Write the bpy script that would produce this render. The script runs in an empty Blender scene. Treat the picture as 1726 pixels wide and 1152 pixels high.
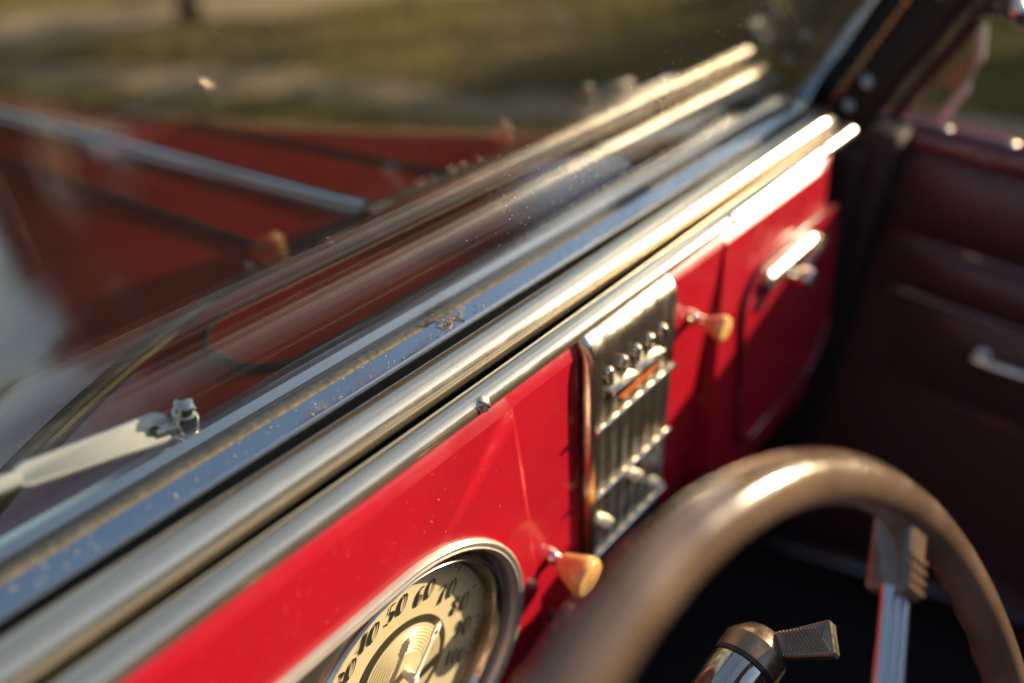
import bpy, bmesh, math, random
from math import sin, cos, pi, radians, sqrt
from mathutils import Vector, Matrix

random.seed(7)
sc = bpy.context.scene
COL = sc.collection

# ------------------------------------------------------------------ units
# The car is measured from the middle of the speedometer dial: X to the car's right, Y forward, Z up.
S, Z0 = 0.8, 0.95            # one measuring unit is 0.8 m, the dial sits 0.95 m above the ground


def Wd(p):
    return Vector((p[0] * S, p[1] * S, p[2] * S + Z0))


# ------------------------------------------------------------------ camera
YAW, PITCH, ROLL = .877, .625, .011
CAM = (-.217, -.271, .566)
fw = Vector((sin(YAW) * cos(PITCH), cos(YAW) * cos(PITCH), -sin(PITCH)))
rt = fw.cross(Vector((0, 0, 1))).normalized()
up = rt.cross(fw)
r2 = cos(ROLL) * rt + sin(ROLL) * up
u2 = -sin(ROLL) * rt + cos(ROLL) * up
cd = bpy.data.cameras.new('camera')
cam = bpy.data.objects.new('camera', cd)
COL.objects.link(cam)
M = Matrix((r2, u2, -fw)).transposed().to_4x4()
M.translation = Wd(CAM)
cam.matrix_world = M
cd.lens, cd.sensor_width = 28, 36
cd.clip_start, cd.clip_end = .01, 800
cd.dof.use_dof = True
cd.dof.focus_distance = .575 * S
cd.dof.aperture_fstop = 1.65
sc.camera = cam

# ------------------------------------------------------------------ light
SUN = Vector((1, -.49, .29)).normalized()          # direction towards the sun
elev = math.asin(SUN.z)
wld = bpy.data.worlds.new('World')
sc.world = wld
wld.use_nodes = True
nt = wld.node_tree
bg = nt.nodes['Background']
sky = nt.nodes.new('ShaderNodeTexSky')
sky.sky_type = 'NISHITA'
sky.sun_disc = False
sky.sun_elevation = elev
sky.sun_rotation = math.atan2(SUN.x, SUN.y)
sky.dust_density = 1.4
nt.links.new(sky.outputs[0], bg.inputs[0])
bg.inputs[1].default_value = .12
sl = bpy.data.lights.new('sun', 'SUN')
sl.energy = 5
sl.angle = radians(.55)
sl.color = (1, .80, .55)
so = bpy.data.objects.new('sun', sl)
COL.objects.link(so)
so.rotation_euler = SUN.to_track_quat('Z', 'Y').to_euler()
so.location = (6, -4, 8)
vs = sc.view_settings
vs.view_transform, vs.look = 'Standard', 'None'
vs.exposure, vs.gamma, vs.use_curve_mapping = .82, 1, False
sc.cycles.use_denoising = True
sc.cycles.max_bounces = 8
sc.cycles.transparent_max_bounces = 16
sc.cycles.caustics_reflective = False
sc.cycles.sample_clamp_indirect = 6

# ------------------------------------------------------------------ materials


def mat(name):
    m = bpy.data.materials.new(name)
    m.use_nodes = True
    n = m.node_tree
    return m, n, n.nodes['Principled BSDF'], n.links


def setp(b, **k):
    for a, v in k.items():
        b.inputs[a.replace('_', ' ')].default_value = v


def coords(n, scale=1.0, stretch=None):
    tc = n.nodes.new('ShaderNodeTexCoord')
    mp = n.nodes.new('ShaderNodeMapping')
    n.links.new(tc.outputs['Object'], mp.inputs[0])
    mp.inputs['Scale'].default_value = stretch if stretch else (scale,) * 3
    return mp.outputs[0]


def noise(n, vec, scale, detail=4, rough=.6):
    t = n.nodes.new('ShaderNodeTexNoise')
    n.links.new(vec, t.inputs['Vector'])
    t.inputs['Scale'].default_value = scale
    t.inputs['Detail'].default_value = detail
    t.inputs['Roughness'].default_value = rough
    return t.outputs['Fac']


def ramp(n, fac, stops):
    r = n.nodes.new('ShaderNodeValToRGB')
    n.links.new(fac, r.inputs[0])
    e = r.color_ramp.elements
    while len(e) < len(stops):
        e.new(.5)
    for i, (p, c) in enumerate(stops):
        e[i].position = p
        e[i].color = (c, c, c, 1) if not hasattr(c, '__len__') else (*c, 1)
    return r.outputs[0]


def bump(n, b, fac, strength, dist=.002):
    t = n.nodes.new('ShaderNodeBump')
    n.links.new(fac, t.inputs['Height'])
    t.inputs['Strength'].default_value = strength
    t.inputs['Distance'].default_value = dist
    n.links.new(t.outputs[0], b.inputs['Normal'])


def simple(name, c1, c2, rough, metal=0, scale=30, coat=0, bumps=.15, rvar=.1, spec=.5, stretch=None, bd=.002):
    m, n, b, l = mat(name)
    v = coords(n, 1, stretch)
    f = noise(n, v, scale)
    l.new(ramp(n, f, [(.3, c1), (.7, c2)]), b.inputs['Base Color'])
    l.new(ramp(n, noise(n, v, scale * 2.3), [(.3, max(0, rough - rvar)), (.75, min(1, rough + rvar))]), b.inputs['Roughness'])
    setp(b, Metallic=metal, Coat_Weight=coat, Coat_Roughness=.04)
    b.inputs['Specular IOR Level'].default_value = spec
    if bumps:
        bump(n, b, f, bumps, bd)
    return m


def paint(name, c, rough=.32):
    """enamel with dust specks"""
    m, n, b, l = mat(name)
    v = coords(n)
    base = ramp(n, noise(n, v, 9, 3), [(.3, tuple(x * .9 for x in c)), (.75, tuple(x * 1.12 for x in c))])
    vo = n.nodes.new('ShaderNodeTexVoronoi')
    l.new(v, vo.inputs['Vector'])
    vo.inputs['Scale'].default_value = 240
    sp = ramp(n, vo.outputs['Distance'], [(.03, 1.0), (.10, 0.0)])
    pick = ramp(n, noise(n, v, 55, 2), [(.68, 0.0), (.74, .8)])
    mu = n.nodes.new('ShaderNodeMath')
    mu.operation = 'MULTIPLY'
    l.new(sp, mu.inputs[0])
    l.new(pick, mu.inputs[1])
    mx = n.nodes.new('ShaderNodeMix')
    mx.data_type = 'RGBA'
    l.new(mu.outputs[0], mx.inputs[0])
    l.new(base, mx.inputs[6])
    mx.inputs[7].default_value = (.5, .36, .28, 1)
    l.new(mx.outputs[2], b.inputs['Base Color'])
    l.new(ramp(n, noise(n, v, 40), [(.3, max(.02, rough - .08)), (.8, rough + .14)]), b.inputs['Roughness'])
    setp(b, Coat_Weight=.8, Coat_Roughness=.06)
    b.inputs['Specular IOR Level'].default_value = .3
    bump(n, b, noise(n, v, 160, 2), .02, .001)
    return m


def chrome(name, tint=(.86, .77, .62), r0=.05, r1=.15, pit=.5, stretch=None, scale=60, metal=1, bmp=.012, film=.7):
    """plated metal, dulled and pitted with age"""
    m, n, b, l = mat(name)
    v = coords(n, 1, stretch)
    g = coords(n)
    vo = n.nodes.new('ShaderNodeTexVoronoi')
    l.new(g, vo.inputs['Vector'])
    vo.inputs['Scale'].default_value = 300
    sp = ramp(n, vo.outputs['Distance'], [(.05, 1.0), (.2, 0.0)])
    pick = ramp(n, noise(n, g, 38, 3), [(.54, 0.0), (.66, pit)])
    mu = n.nodes.new('ShaderNodeMath')
    mu.operation = 'MULTIPLY'
    l.new(sp, mu.inputs[0])
    l.new(pick, mu.inputs[1])
    mx = n.nodes.new('ShaderNodeMix')
    mx.data_type = 'RGBA'
    l.new(mu.outputs[0], mx.inputs[0])
    mx.inputs[6].default_value = (*tint, 1)
    mx.inputs[7].default_value = (.20, .15, .10, 1)
    l.new(mx.outputs[2], b.inputs['Base Color'])
    l.new(ramp(n, noise(n, v, scale), [(.3, r0), (.75, r1)]), b.inputs['Roughness'])
    setp(b, Metallic=metal, Coat_Weight=film, Coat_Roughness=.36)   # a film of fine dust scatters the sun
    bump(n, b, noise(n, v, scale * .35, 2), bmp, .002)
    return m


def glass_mat(name, tint=(1, 1, 1), haze=.03):
    m = bpy.data.materials.new(name)
    m.use_nodes = True
    n = m.node_tree
    l = n.links
    n.nodes.clear()
    out = n.nodes.new('ShaderNodeOutputMaterial')
    tr = n.nodes.new('ShaderNodeBsdfTransparent')
    tr.inputs[0].default_value = (*tint, 1)
    gl = n.nodes.new('ShaderNodeBsdfGlossy')
    gl.inputs['Roughness'].default_value = .015
    df = n.nodes.new('ShaderNodeBsdfDiffuse')
    df.inputs[0].default_value = (.75, .68, .55, 1)
    ge = n.nodes.new('ShaderNodeNewGeometry')
    mr = n.nodes.new('ShaderNodeMapRange')
    l.new(ge.outputs['Backfacing'], mr.inputs[0])
    mr.inputs[3].default_value = 1.5
    mr.inputs[4].default_value = 1 / 1.5
    fr = n.nodes.new('ShaderNodeFresnel')
    l.new(mr.outputs[0], fr.inputs[0])
    mx = n.nodes.new('ShaderNodeMixShader')
    l.new(fr.outputs[0], mx.inputs[0])
    l.new(tr.outputs[0], mx.inputs[1])
    l.new(gl.outputs[0], mx.inputs[2])
    v = coords(n)
    dirt_glare = ramp(n, noise(n, v, 14, 6, .7), [(.30, haze * .35), (.85, haze)])  # patchy glass dirt over an even pale film that lifts blacks like glare
    m2 = n.nodes.new('ShaderNodeMixShader')
    l.new(dirt_glare, m2.inputs[0])
    l.new(mx.outputs[0], m2.inputs[1])
    l.new(df.outputs[0], m2.inputs[2])
    l.new(m2.outputs[0], out.inputs[0])
    return m


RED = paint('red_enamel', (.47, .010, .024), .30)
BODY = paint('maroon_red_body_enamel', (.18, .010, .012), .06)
CHROME = chrome('aged_chrome', stretch=(.25, 1, 1))
SATIN = chrome('satin_nickel', (.93, .82, .62), .11, .23, .8, metal=.92, bmp=.008, film=1)
BEZEL = chrome('satin_aluminium', (.84, .77, .64), .28, .42, .3, metal=.55)
CHROME2 = chrome('dull_chrome', (.74, .67, .54), .16, .32, .8, metal=.94)
STRIP = chrome('flat_chrome', (.74, .76, .78), .03, .12, .7, stretch=(.4, 1, 1), scale=25)
SILVER = simple('silver_paint', (.80, .77, .70), (.88, .86, .79), .34, .1, 60, bumps=.05)
DARKMETAL = simple('dark_metal', (.025, .028, .032), (.05, .05, .055), .35, .6, 60)
STEEL = chrome('spoke_steel', (.70, .72, .74), .12, .22, .2)
RUBBER = simple('black_rubber', (.006, .006, .006), (.014, .013, .012), .7, 0, 80, bumps=.3, spec=.25)
SEAL = simple('dusty_tan_seal', (.12, .10, .068), (.26, .215, .145), .85, 0, 260, bumps=.5, bd=.002)
LEATHER = simple('burgundy_leather', (.11, .042, .035), (.18, .066, .056), .42, 0, 130, bumps=.5, bd=.002)
TRIMP = simple('burgundy_gloss_paint', (.16, .018, .025), (.20, .024, .03), .25, 0, 12, coat=.8, bumps=.03)
PILLARM = simple('dark_pillar_cloth', (.022, .014, .013), (.038, .022, .019), .6, 0, 90, bumps=.3)
CARPET = simple('black_carpet', (.016, .014, .013), (.045, .036, .032), .95, 0, 200, bumps=.6)
RIM = simple('tan_wheel_plastic', (.130, .082, .052), (.225, .145, .092), .20, 0, 26, coat=1, bumps=.10, bd=.003, rvar=.16)
IVORY = simple('amber_ivory_plastic', (.72, .40, .11), (.86, .58, .24), .30, 0, 70, coat=.6, bumps=.1)
SIGNALBODY = chrome('switch_chrome', (.62, .56, .50), .04, .10, .3)
PEWTER = simple('brown_pewter', (.26, .20, .14), (.36, .28, .20), .33, .85, 70, bumps=.15)
BRASS = simple('weathered_brass', (.55, .30, .15), (.75, .46, .26), .25, .9, 60, bumps=.2)
DIAL = simple('champagne_dial', (.93, .80, .46), (.96, .84, .52), .5, .08, 45, bumps=.04)
DIALDISC = simple('pale_gold_disc', (.92, .79, .46), (.96, .84, .52), .42, .1, 30, bumps=.03)
INK = simple('black_print', (.012, .011, .009), (.022, .02, .016), .55, 0, 90, bumps=0)
b_ = IVORY.node_tree.nodes['Principled BSDF']
b_.inputs['Subsurface Weight'].default_value = .6
b_.inputs['Subsurface Radius'].default_value = (.02, .01, .004)
b_.inputs['Subsurface Scale'].default_value = .6
WHITE = simple('ivory_needle', (.86, .83, .75), (.90, .87, .80), .4, 0, 60, bumps=0)
ENAMEL = simple('orange_enamel', (.55, .12, .03), (.68, .2, .05), .25, 0, 60, coat=.8, bumps=0)
GLASS = glass_mat('windshield_glass', (.96, .975, .965), .016)
DGLASS = glass_mat('dial_glass', (.98, .98, .97), .03)
DUST = simple('pale_dust', (.55, .46, .32), (.75, .66, .5), .9, 0, 300, bumps=0)
DEBRIS = simple('dry_plant_bits', (.25, .17, .09), (.62, .52, .38), .9, 0, 400, bumps=0)
BARK = simple('bark', (.045, .032, .022), (.10, .075, .05), .9, 0, 14, bumps=.9, bd=.03)


def leaf_mat(name, a, b_):
    m, n, b, l = mat(name)
    oi = n.nodes.new('ShaderNodeNewGeometry')
    l.new(ramp(n, oi.outputs['Random Per Island'], [(.1, a), (.9, b_)]), b.inputs['Base Color'])
    setp(b, Roughness=.6)
    tr = n.nodes.new('ShaderNodeBsdfTranslucent')
    l.new(ramp(n, oi.outputs['Random Per Island'], [(.1, a), (.9, b_)]), tr.inputs[0])
    mx = n.nodes.new('ShaderNodeMixShader')
    mx.inputs[0].default_value = .35
    l.new(b.outputs[0], mx.inputs[1])
    l.new(tr.outputs[0], mx.inputs[2])
    l.new(mx.outputs[0], n.nodes['Material Output'].inputs[0])
    return m


LEAF = [leaf_mat('rust_leaves', (.16, .07, .02), (.34, .17, .05)),
        leaf_mat('olive_leaves', (.10, .08, .02), (.22, .16, .045)),
        leaf_mat('gold_leaves', (.24, .14, .03), (.40, .24, .06))]


HEDGE = simple('hedge_leaves', (.018, .026, .010), (.05, .055, .018), .6, 0, 8, bumps=0)


def ground_mat():
    m, n, b, l = mat('grass_litter_dapple')
    v = coords(n)
    big = noise(n, v, .55, 5, .6)
    grass = ramp(n, noise(n, v, 9, 6, .7), [(.3, (.05, .05, .018)), (.7, (.13, .115, .04))])
    litter_dapple = ramp(n, noise(n, v, 14, 6, .7), [(.3, (.16, .11, .06)), (.7, (.36, .26, .14))])
    f = ramp(n, big, [(.44, 0.0), (.60, 1.0)])  # pale litter patches, their contrast raised to imitate dappled sun
    mx = n.nodes.new('ShaderNodeMix')
    mx.data_type = 'RGBA'
    l.new(f, mx.inputs[0])
    l.new(grass, mx.inputs[6])
    l.new(litter_dapple, mx.inputs[7])
    l.new(mx.outputs[2], b.inputs['Base Color'])
    setp(b, Roughness=.95)
    b.inputs['Specular IOR Level'].default_value = .1
    bump(n, b, noise(n, v, 22, 6, .75), .8, .05)
    return m


GROUND = ground_mat()
PATHM = simple('sandy_gravel', (.38, .27, .16), (.52, .39, .25), .95, 0, 11, bumps=.6, spec=.1, bd=.02)

# ------------------------------------------------------------------ mesh helpers


def link(name, me, parent, loc=(0, 0, 0)):
    o = bpy.data.objects.new(name, me)
    COL.objects.link(o)
    o.location = loc
    if parent is not None:
        o.parent = parent
        o.matrix_parent_inverse = Matrix.Identity(4)
        o.location = Vector(loc) - wloc(parent)
    return o


def wloc(o):
    v = Vector((0, 0, 0))
    while o is not None:
        v += o.location
        o = o.parent
    return v


def mesh(name, verts, faces, m, smooth=True, angle=40):
    me = bpy.data.meshes.new(name)
    me.from_pydata([tuple(v) for v in verts], [], [tuple(f) for f in faces])
    bm = bmesh.new()
    bm.from_mesh(me)
    bmesh.ops.remove_doubles(bm, verts=bm.verts, dist=1e-6)
    bmesh.ops.recalc_face_normals(bm, faces=bm.faces)
    bm.to_mesh(me)
    bm.free()
    me.materials.append(m)
    if smooth:
        me.polygons.foreach_set('use_smooth', [True] * len(me.polygons))
        me.set_sharp_from_angle(angle=radians(angle))
    return me


def mk(name, vf, m, parent, smooth=True, angle=40, kind=None, label=None, world=False):
    """verts in dial units -> one mesh object with its origin at its own middle"""
    verts, faces = vf
    P = [Vector(v) if world else Wd(v) for v in verts]
    c = Vector([(min(p[i] for p in P) + max(p[i] for p in P)) / 2 for i in range(3)])
    me = mesh(name, [p - c for p in P], faces, m, smooth, angle)
    o = link(name, me, parent, c)
    if kind:
        o['kind'] = kind
    if label:
        o['label'] = label
    return o


def cat(*vfs):
    V, F = [], []
    for v, f in vfs:
        k = len(V)
        V += list(v)
        F += [tuple(i + k for i in q) for q in f]
    return V, F


def extrude_x(prof, xs, closed=True, caps=True, fn=None):
    """a (y,z) profile drawn out along X"""
    n = len(prof)
    V, F = [], []
    for x in xs:
        for (y, z) in prof:
            p = (x, y, z)
            V.append(fn(p) if fn else p)
    m = n if closed else n - 1
    for i in range(len(xs) - 1):
        for j in range(m):
            a, b = i * n + j, i * n + (j + 1) % n
            F.append((a, b, b + n, a + n))
    if caps and closed:
        F.append(tuple(range(n)))
        F.append(tuple(range((len(xs) - 1) * n, len(xs) * n)))
    return V, F


def tube(pts, rad, seg=10, closed=False, caps=True, upv=(0, 0, 1), shape=None):
    pts = [Vector(p) for p in pts]
    n = len(pts)
    V, F = [], []
    for i, p in enumerate(pts):
        if closed:
            t = pts[(i + 1) % n] - pts[i - 1]
        else:
            t = pts[min(i + 1, n - 1)] - pts[max(i - 1, 0)]
        t.normalize()
        a = Vector(upv).cross(t)
        if a.length < 1e-4:
            a = Vector((1, 0, 0)).cross(t)
        a.normalize()
        b = t.cross(a)
        r = rad(i / max(1, n - 1)) if callable(rad) else rad
        for k in range(seg):
            q = 2 * pi * k / seg
            s = shape(i, q) if shape else 1
            V.append(p + (a * cos(q) + b * sin(q)) * r * s)
    m = n if closed else n - 1
    for i in range(m):
        for k in range(seg):
            a0 = i * seg + k
            a1 = i * seg + (k + 1) % seg
            b0 = ((i + 1) % n) * seg + k
            b1 = ((i + 1) % n) * seg + (k + 1) % seg
            F.append((a0, a1, b1, b0))
    if caps and not closed:
        F.append(tuple(range(seg)))
        F.append(tuple(range((n - 1) * seg, n * seg)))
    return V, F


def lathe(prof, o, axis, seg=28, ref=(0, 0, 1), sweep=2 * pi, caps=True):
    """(radius, height) profile turned round an axis"""
    ax = Vector(axis).normalized()
    a = Vector(ref).cross(ax)
    if a.length < 1e-3:
        a = Vector((1, 0, 0)).cross(ax)
    a.normalize()
    b = ax.cross(a)
    o = Vector(o)
    n = len(prof)
    V, F = [], []
    for k in range(seg):
        q = sweep * k / seg
        for (r, h) in prof:
            V.append(o + ax * h + (a * cos(q) + b * sin(q)) * r)
    for k in range(seg):
        for j in range(n - 1):
            a0, b0 = k * n + j, ((k + 1) % seg) * n + j
            F.append((a0, a0 + 1, b0 + 1, b0))
    if caps and prof[0][0] > 1e-5:
        F.append(tuple(k * n for k in range(seg)))
    if caps and prof[-1][0] > 1e-5:
        F.append(tuple(k * n + n - 1 for k in range(seg)))
    return V, F


def box(c, ex, ey, ez, bev=.0, seg=2):
    """a bevelled box: centre and three half-extent vectors"""
    c, ex, ey, ez = Vector(c), Vector(ex), Vector(ey), Vector(ez)
    bm = bmesh.new()
    vs_ = {}
    for i in (-1, 1):
        for j in (-1, 1):
            for k in (-1, 1):
                vs_[i, j, k] = bm.verts.new(c + ex * i + ey * j + ez * k)
    for q in (((-1, -1, -1), (-1, -1, 1), (-1, 1, 1), (-1, 1, -1)), ((1, -1, -1), (1, 1, -1), (1, 1, 1), (1, -1, 1)),
              ((-1, -1, -1), (1, -1, -1), (1, -1, 1), (-1, -1, 1)), ((-1, 1, -1), (-1, 1, 1), (1, 1, 1), (1, 1, -1)),
              ((-1, -1, -1), (-1, 1, -1), (1, 1, -1), (1, -1, -1)), ((-1, -1, 1), (1, -1, 1), (1, 1, 1), (-1, 1, 1))):
        bm.faces.new([vs_[k] for k in q])
    if bev:
        bmesh.ops.bevel(bm, geom=list(bm.edges), offset=bev, segments=seg, affect='EDGES', profile=.5)
    bm.verts.index_update()
    V = [v.co.copy() for v in bm.verts]
    F = [tuple(v.index for v in f.verts) for f in bm.faces]
    bm.free()
    return V, F


def slab(outline, fn, o0, o1, bev=0):
    """a flat outline [(u,v)] given thickness between offsets o0 and o1; fn(u,v,o) -> point"""
    n = len(outline)
    V = [fn(u, v, o0) for u, v in outline]
    F = []
    if bev:
        cx = sum(p[0] for p in outline) / n
        cy = sum(p[1] for p in outline) / n
        V += [fn(u, v, o1 - bev) for u, v in outline]
        ins = []
        for i, (u, v) in enumerate(outline):
            p0, p1 = outline[i - 1], outline[(i + 1) % n]
            tx, ty = p1[0] - p0[0], p1[1] - p0[1]
            L = sqrt(tx * tx + ty * ty) or 1
            nx, ny = -ty / L, tx / L
            if (cx - u) * nx + (cy - v) * ny < 0:
                nx, ny = -nx, -ny
            ins.append((u + nx * bev, v + ny * bev))
        V += [fn(u, v, o1) for u, v in ins]
        rows = 3
    else:
        V += [fn(u, v, o1) for u, v in outline]
        rows = 2
    for r in range(rows - 1):
        for i in range(n):
            j = (i + 1) % n
            F.append((r * n + i, r * n + j, (r + 1) * n + j, (r + 1) * n + i))
    F.append(tuple(range(n)))
    F.append(tuple(range((rows - 1) * n, rows * n)))
    return V, F


def rrect(u0, v0, u1, v1, r, n=6, rs=None):
    """rounded rectangle outline; rs = radii (bl, br, tr, tl)"""
    rs = rs or (r,) * 4
    P = []
    for (cx, cy, a0, rr) in ((u0 + rs[0], v0 + rs[0], pi, rs[0]), (u1 - rs[1], v0 + rs[1], 1.5 * pi, rs[1]),
                             (u1 - rs[2], v1 - rs[2], 0, rs[2]), (u0 + rs[3], v1 - rs[3], .5 * pi, rs[3])):
        for k in range(n + 1):
            a = a0 + .5 * pi * k / n
            P.append((cx + rr * cos(a), cy + rr * sin(a)))
    return P


def lin(a, b, n):
    return [a + (b - a) * i / (n - 1) for i in range(n)]


AL = .071


def PP(u, v, o=0.0):
    """a point of the dash face: u to the right, v up the face, o out towards the seats"""
    return Vector((u, v * sin(AL) - o * cos(AL), v * cos(AL) + o * sin(AL)))


# ------------------------------------------------------------------ the setting
def sheet(name, pts, z, m):
    V = [(x, y, z) for x, y in pts]
    o = mk(name, (V, [tuple(range(len(V)))]), m, None, False, world=True)
    o['kind'] = 'structure'
    return o


ground = sheet('ground', [(-300, -300), (300, -300), (300, 300), (-300, 300)], 0, GROUND)


def strip_path(name, line, w, z):
    V, F = [], []
    rnd = random.Random(5)
    for i, (x, y) in enumerate(line):
        x0, y0 = line[max(0, i - 1)]
        x1, y1 = line[min(len(line) - 1, i + 1)]
        t = Vector((x1 - x0, y1 - y0)).normalized()
        nrm = Vector((-t.y, t.x))
        for s in (-1, 1):
            ww = w * (1 + rnd.uniform(-.35, .35))
            V.append((x + nrm.x * s * ww, y + nrm.y * s * ww, z))
    for i in range(len(line) - 1):
        F.append((2 * i, 2 * i + 1, 2 * i + 3, 2 * i + 2))
    o = mk(name, (V, F), PATHM, None, False, world=True)
    o['kind'] = 'structure'
    return o


def along(p, d, t, wob):
    return (p[0] + d[0] * t + d[1] * wob, p[1] + d[1] * t - d[0] * wob)


PTH, PTD = (1.9, 5.55), (.968, -.25)
DRV, DRD = (2.55, 3.0), (.515, -.857)
strip_path('sandy_path', [along(PTH, PTD, t, .12 * sin(t * .7)) for t in lin(-40, 40, 240)], .46, .008)
strip_path('worn_track', [along(DRV, DRD, t, .10 * sin(t * 1.9) + .05 * sin(t * 4.3)) for t in lin(-30, 30, 240)], .20, .004)

# standing grass and dry leaves in front of the car: nobody could count them
def grass():
    rnd = random.Random(31)
    V, F = [], []
    while len(F) < 60000:
        a = radians(rnd.uniform(5, 100))
        r = 2.6 + 8.5 * rnd.random() ** .8
        x, y = sin(a) * r, cos(a) * r
        o1 = (x - PTH[0]) * PTD[1] - (y - PTH[1]) * PTD[0]
        o2 = (x - DRV[0]) * DRD[1] - (y - DRV[1]) * DRD[0]
        dens = .5 + .5 * sin(x * 1.7 + 2.1 * sin(y * .9)) * sin(y * 1.3 + 1.4 * sin(x * .8))
        if (abs(o1) < .42 and rnd.random() < .93) or (abs(o2) < .2 and rnd.random() < .75) or rnd.random() > .25 + .75 * dens:
            continue
        h = rnd.uniform(.03, .09) * (.6 + .8 * dens)
        t = rnd.uniform(0, pi)
        w = rnd.uniform(.003, .007)
        dx, dy = cos(t) * w, sin(t) * w
        lx, ly = rnd.gauss(0, .4) * h, rnd.gauss(0, .4) * h
        k = len(V)
        V += [(x - dx, y - dy, 0), (x + dx, y + dy, 0), (x + lx, y + ly, h)]
        F.append((k, k + 1, k + 2))
    o = mk('grass', (V, F), leaf_mat('dry_grass_blades', (.16, .16, .04), (.55, .43, .13)), None, False, world=True)
    o['kind'] = 'stuff'
    o['label'] = 'short dry grass in the clearing beside the path'
    o['category'] = 'grass'


grass()

# trees
def make_tree(seed, h, spread_, leafm, nleaf):
    rnd = random.Random(seed)
    V, F = [], []
    tr = [Vector((0, 0, -.1))]
    for i in range(1, 9):
        tr.append(Vector((rnd.uniform(-.1, .1) * i * .35, rnd.uniform(-.1, .1) * i * .35, h * .78 * i / 8)))
    r0 = h * .021
    parts = [tube(tr, lambda s: r0 * (1.35 - 1.15 * s ** .6), 9)]
    tips = []
    for k in range(16):
        f = rnd.uniform(.38, .98)
        i = f * 8
        j = min(7, int(i))
        b = tr[j].lerp(tr[j + 1], i - j)
        a = rnd.uniform(0, 2 * pi)
        L = spread_ * rnd.uniform(.6, 1.05) * (1.15 - .5 * f)
        pts = [b + Vector((cos(a) * L * s, sin(a) * L * s, L * (.55 * s + .15 * s * s) + rnd.uniform(-.1, .1) * s)) for s in (0, .25, .5, .75, 1)]
        parts.append(tube(pts, lambda s, f=f: r0 * (.42 - .33 * s) * (1.3 - .6 * f), 5))
        tips += pts[2:]
        for q in range(2):
            a2 = a + rnd.uniform(-1, 1)
            p = pts[3]
            e = p + Vector((cos(a2), sin(a2), rnd.uniform(0, .8))) * L * .45
            parts.append(tube([p, (p + e) / 2 + Vector((0, 0, .08)), e], lambda s: r0 * (.13 - .09 * s), 4))
            tips += [(p + e) / 2, e]
    trunk = cat(*parts)
    LV, LF = [], []
    for _ in range(nleaf):
        c = rnd.choice(tips)
        g = Vector((rnd.gauss(0, 1), rnd.gauss(0, 1), rnd.gauss(0, .8))) * spread_ * .17
        p = c + g
        s = rnd.uniform(.08, .19) * (h / 8)
        q = Matrix.Rotation(rnd.uniform(0, 6.28), 3, 'Z') @ Matrix.Rotation(rnd.uniform(-1.2, 1.2), 3, 'X')
        k = len(LV)
        for (x, y, z) in ((-1.3, 0, 0), (0, -.6, .12), (1.3, 0, 0), (0, .6, .12)):
            LV.append(p + q @ Vector((x, y, z)) * s)
        LF.append((k, k + 1, k + 2, k + 3))
    tm = mesh('trunk', trunk[0], trunk[1], BARK)
    lm = bpy.data.meshes.new('crown')
    lm.from_pydata([tuple(v) for v in LV], [], LF)
    lm.materials.append(leafm)
    return tm, lm


PROTO = [make_tree(11, 9.0, 3.2, LEAF[0], 15000), make_tree(12, 8.0, 3.0, LEAF[1], 15000), make_tree(13, 10.0, 3.4, LEAF[2], 15000)]


def tree(name, x, y, k, s, rz, label, group=None):
    e = bpy.data.objects.new(name, None)
    COL.objects.link(e)
    e.location = (x, y, 0)
    e.rotation_euler = (0, 0, rz)
    e.scale = (s, s, s)
    e['label'] = label
    e['category'] = 'tree'
    if group:
        e['group'] = group
    for nm, me in zip(('trunk', 'crown'), PROTO[k]):
        o = bpy.data.objects.new(nm, me)
        COL.objects.link(o)
        o.parent = e
    return e


tree('autumn_tree', 2.70, 4.98, 0, .54, .6, 'dark tree trunk standing at the edge of the sandy path beyond the hood')
sd = Vector((SUN.x, SUN.y)).normalized()
pn = Vector((-sd.y, sd.x))
if pn.y < 0:
    pn = -pn
rt_ = random.Random(21)
# woods round the clearing; the strip between the car and the sun stays open
near_ = sd * 7.8 + pn * 4.6
spots = []
for t, q in ((7.8, 4.6), (38, 9.5)):
    spots.append(sd * t + pn * q)
for a, r in ((-12, 12), (13, 12),  (30, 11.5), (40, 15), (52, 14.5), (60, 13), (67, 17), (73, 14), (64, 22), (76, 24), (-28, 16), (-45, 14), (26, 20), (-20, 12), (-36, 13),
             (-62, 18), (-80, 15), (-100, 17), (-120, 14), (-140, 18), (-160, 15), (-180, 18), (160, 22), (150, 26)):
    r *= 1.3 if -30 < a < 95 else 1
    spots.append(Vector((sin(radians(a)) * r, cos(radians(a)) * r)))
spots.sort(key=lambda p: math.atan2(p.x, p.y) % (2 * pi))
ones = ['one', 'two', 'three', 'four', 'five', 'six', 'seven', 'eight', 'nine']
NUM = ones + ['ten', 'eleven', 'twelve', 'thirteen', 'fourteen', 'fifteen', 'sixteen', 'seventeen', 'eighteen', 'nineteen']
for tens in ('twenty', 'thirty', 'forty'):
    NUM += [tens] + [tens + ' ' + w for w in ones]
ti = 0
for i, p in enumerate(spots):
    q = p.dot(pn)
    t = p.dot(sd)
    if t > 3 and -4.0 < q < 3.2:
        continue
    tree('woodland_tree', p.x, p.y, i % 3, (.70 if (p - near_).length < .01 else rt_.uniform(.50, .88)), rt_.uniform(0, 6), ['rust', 'olive', 'golden'][i % 3] + ' leaved woodland tree, number ' + NUM[ti] + ' clockwise around the clearing from the hood', 'trees around the clearing')
    ti += 1

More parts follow.
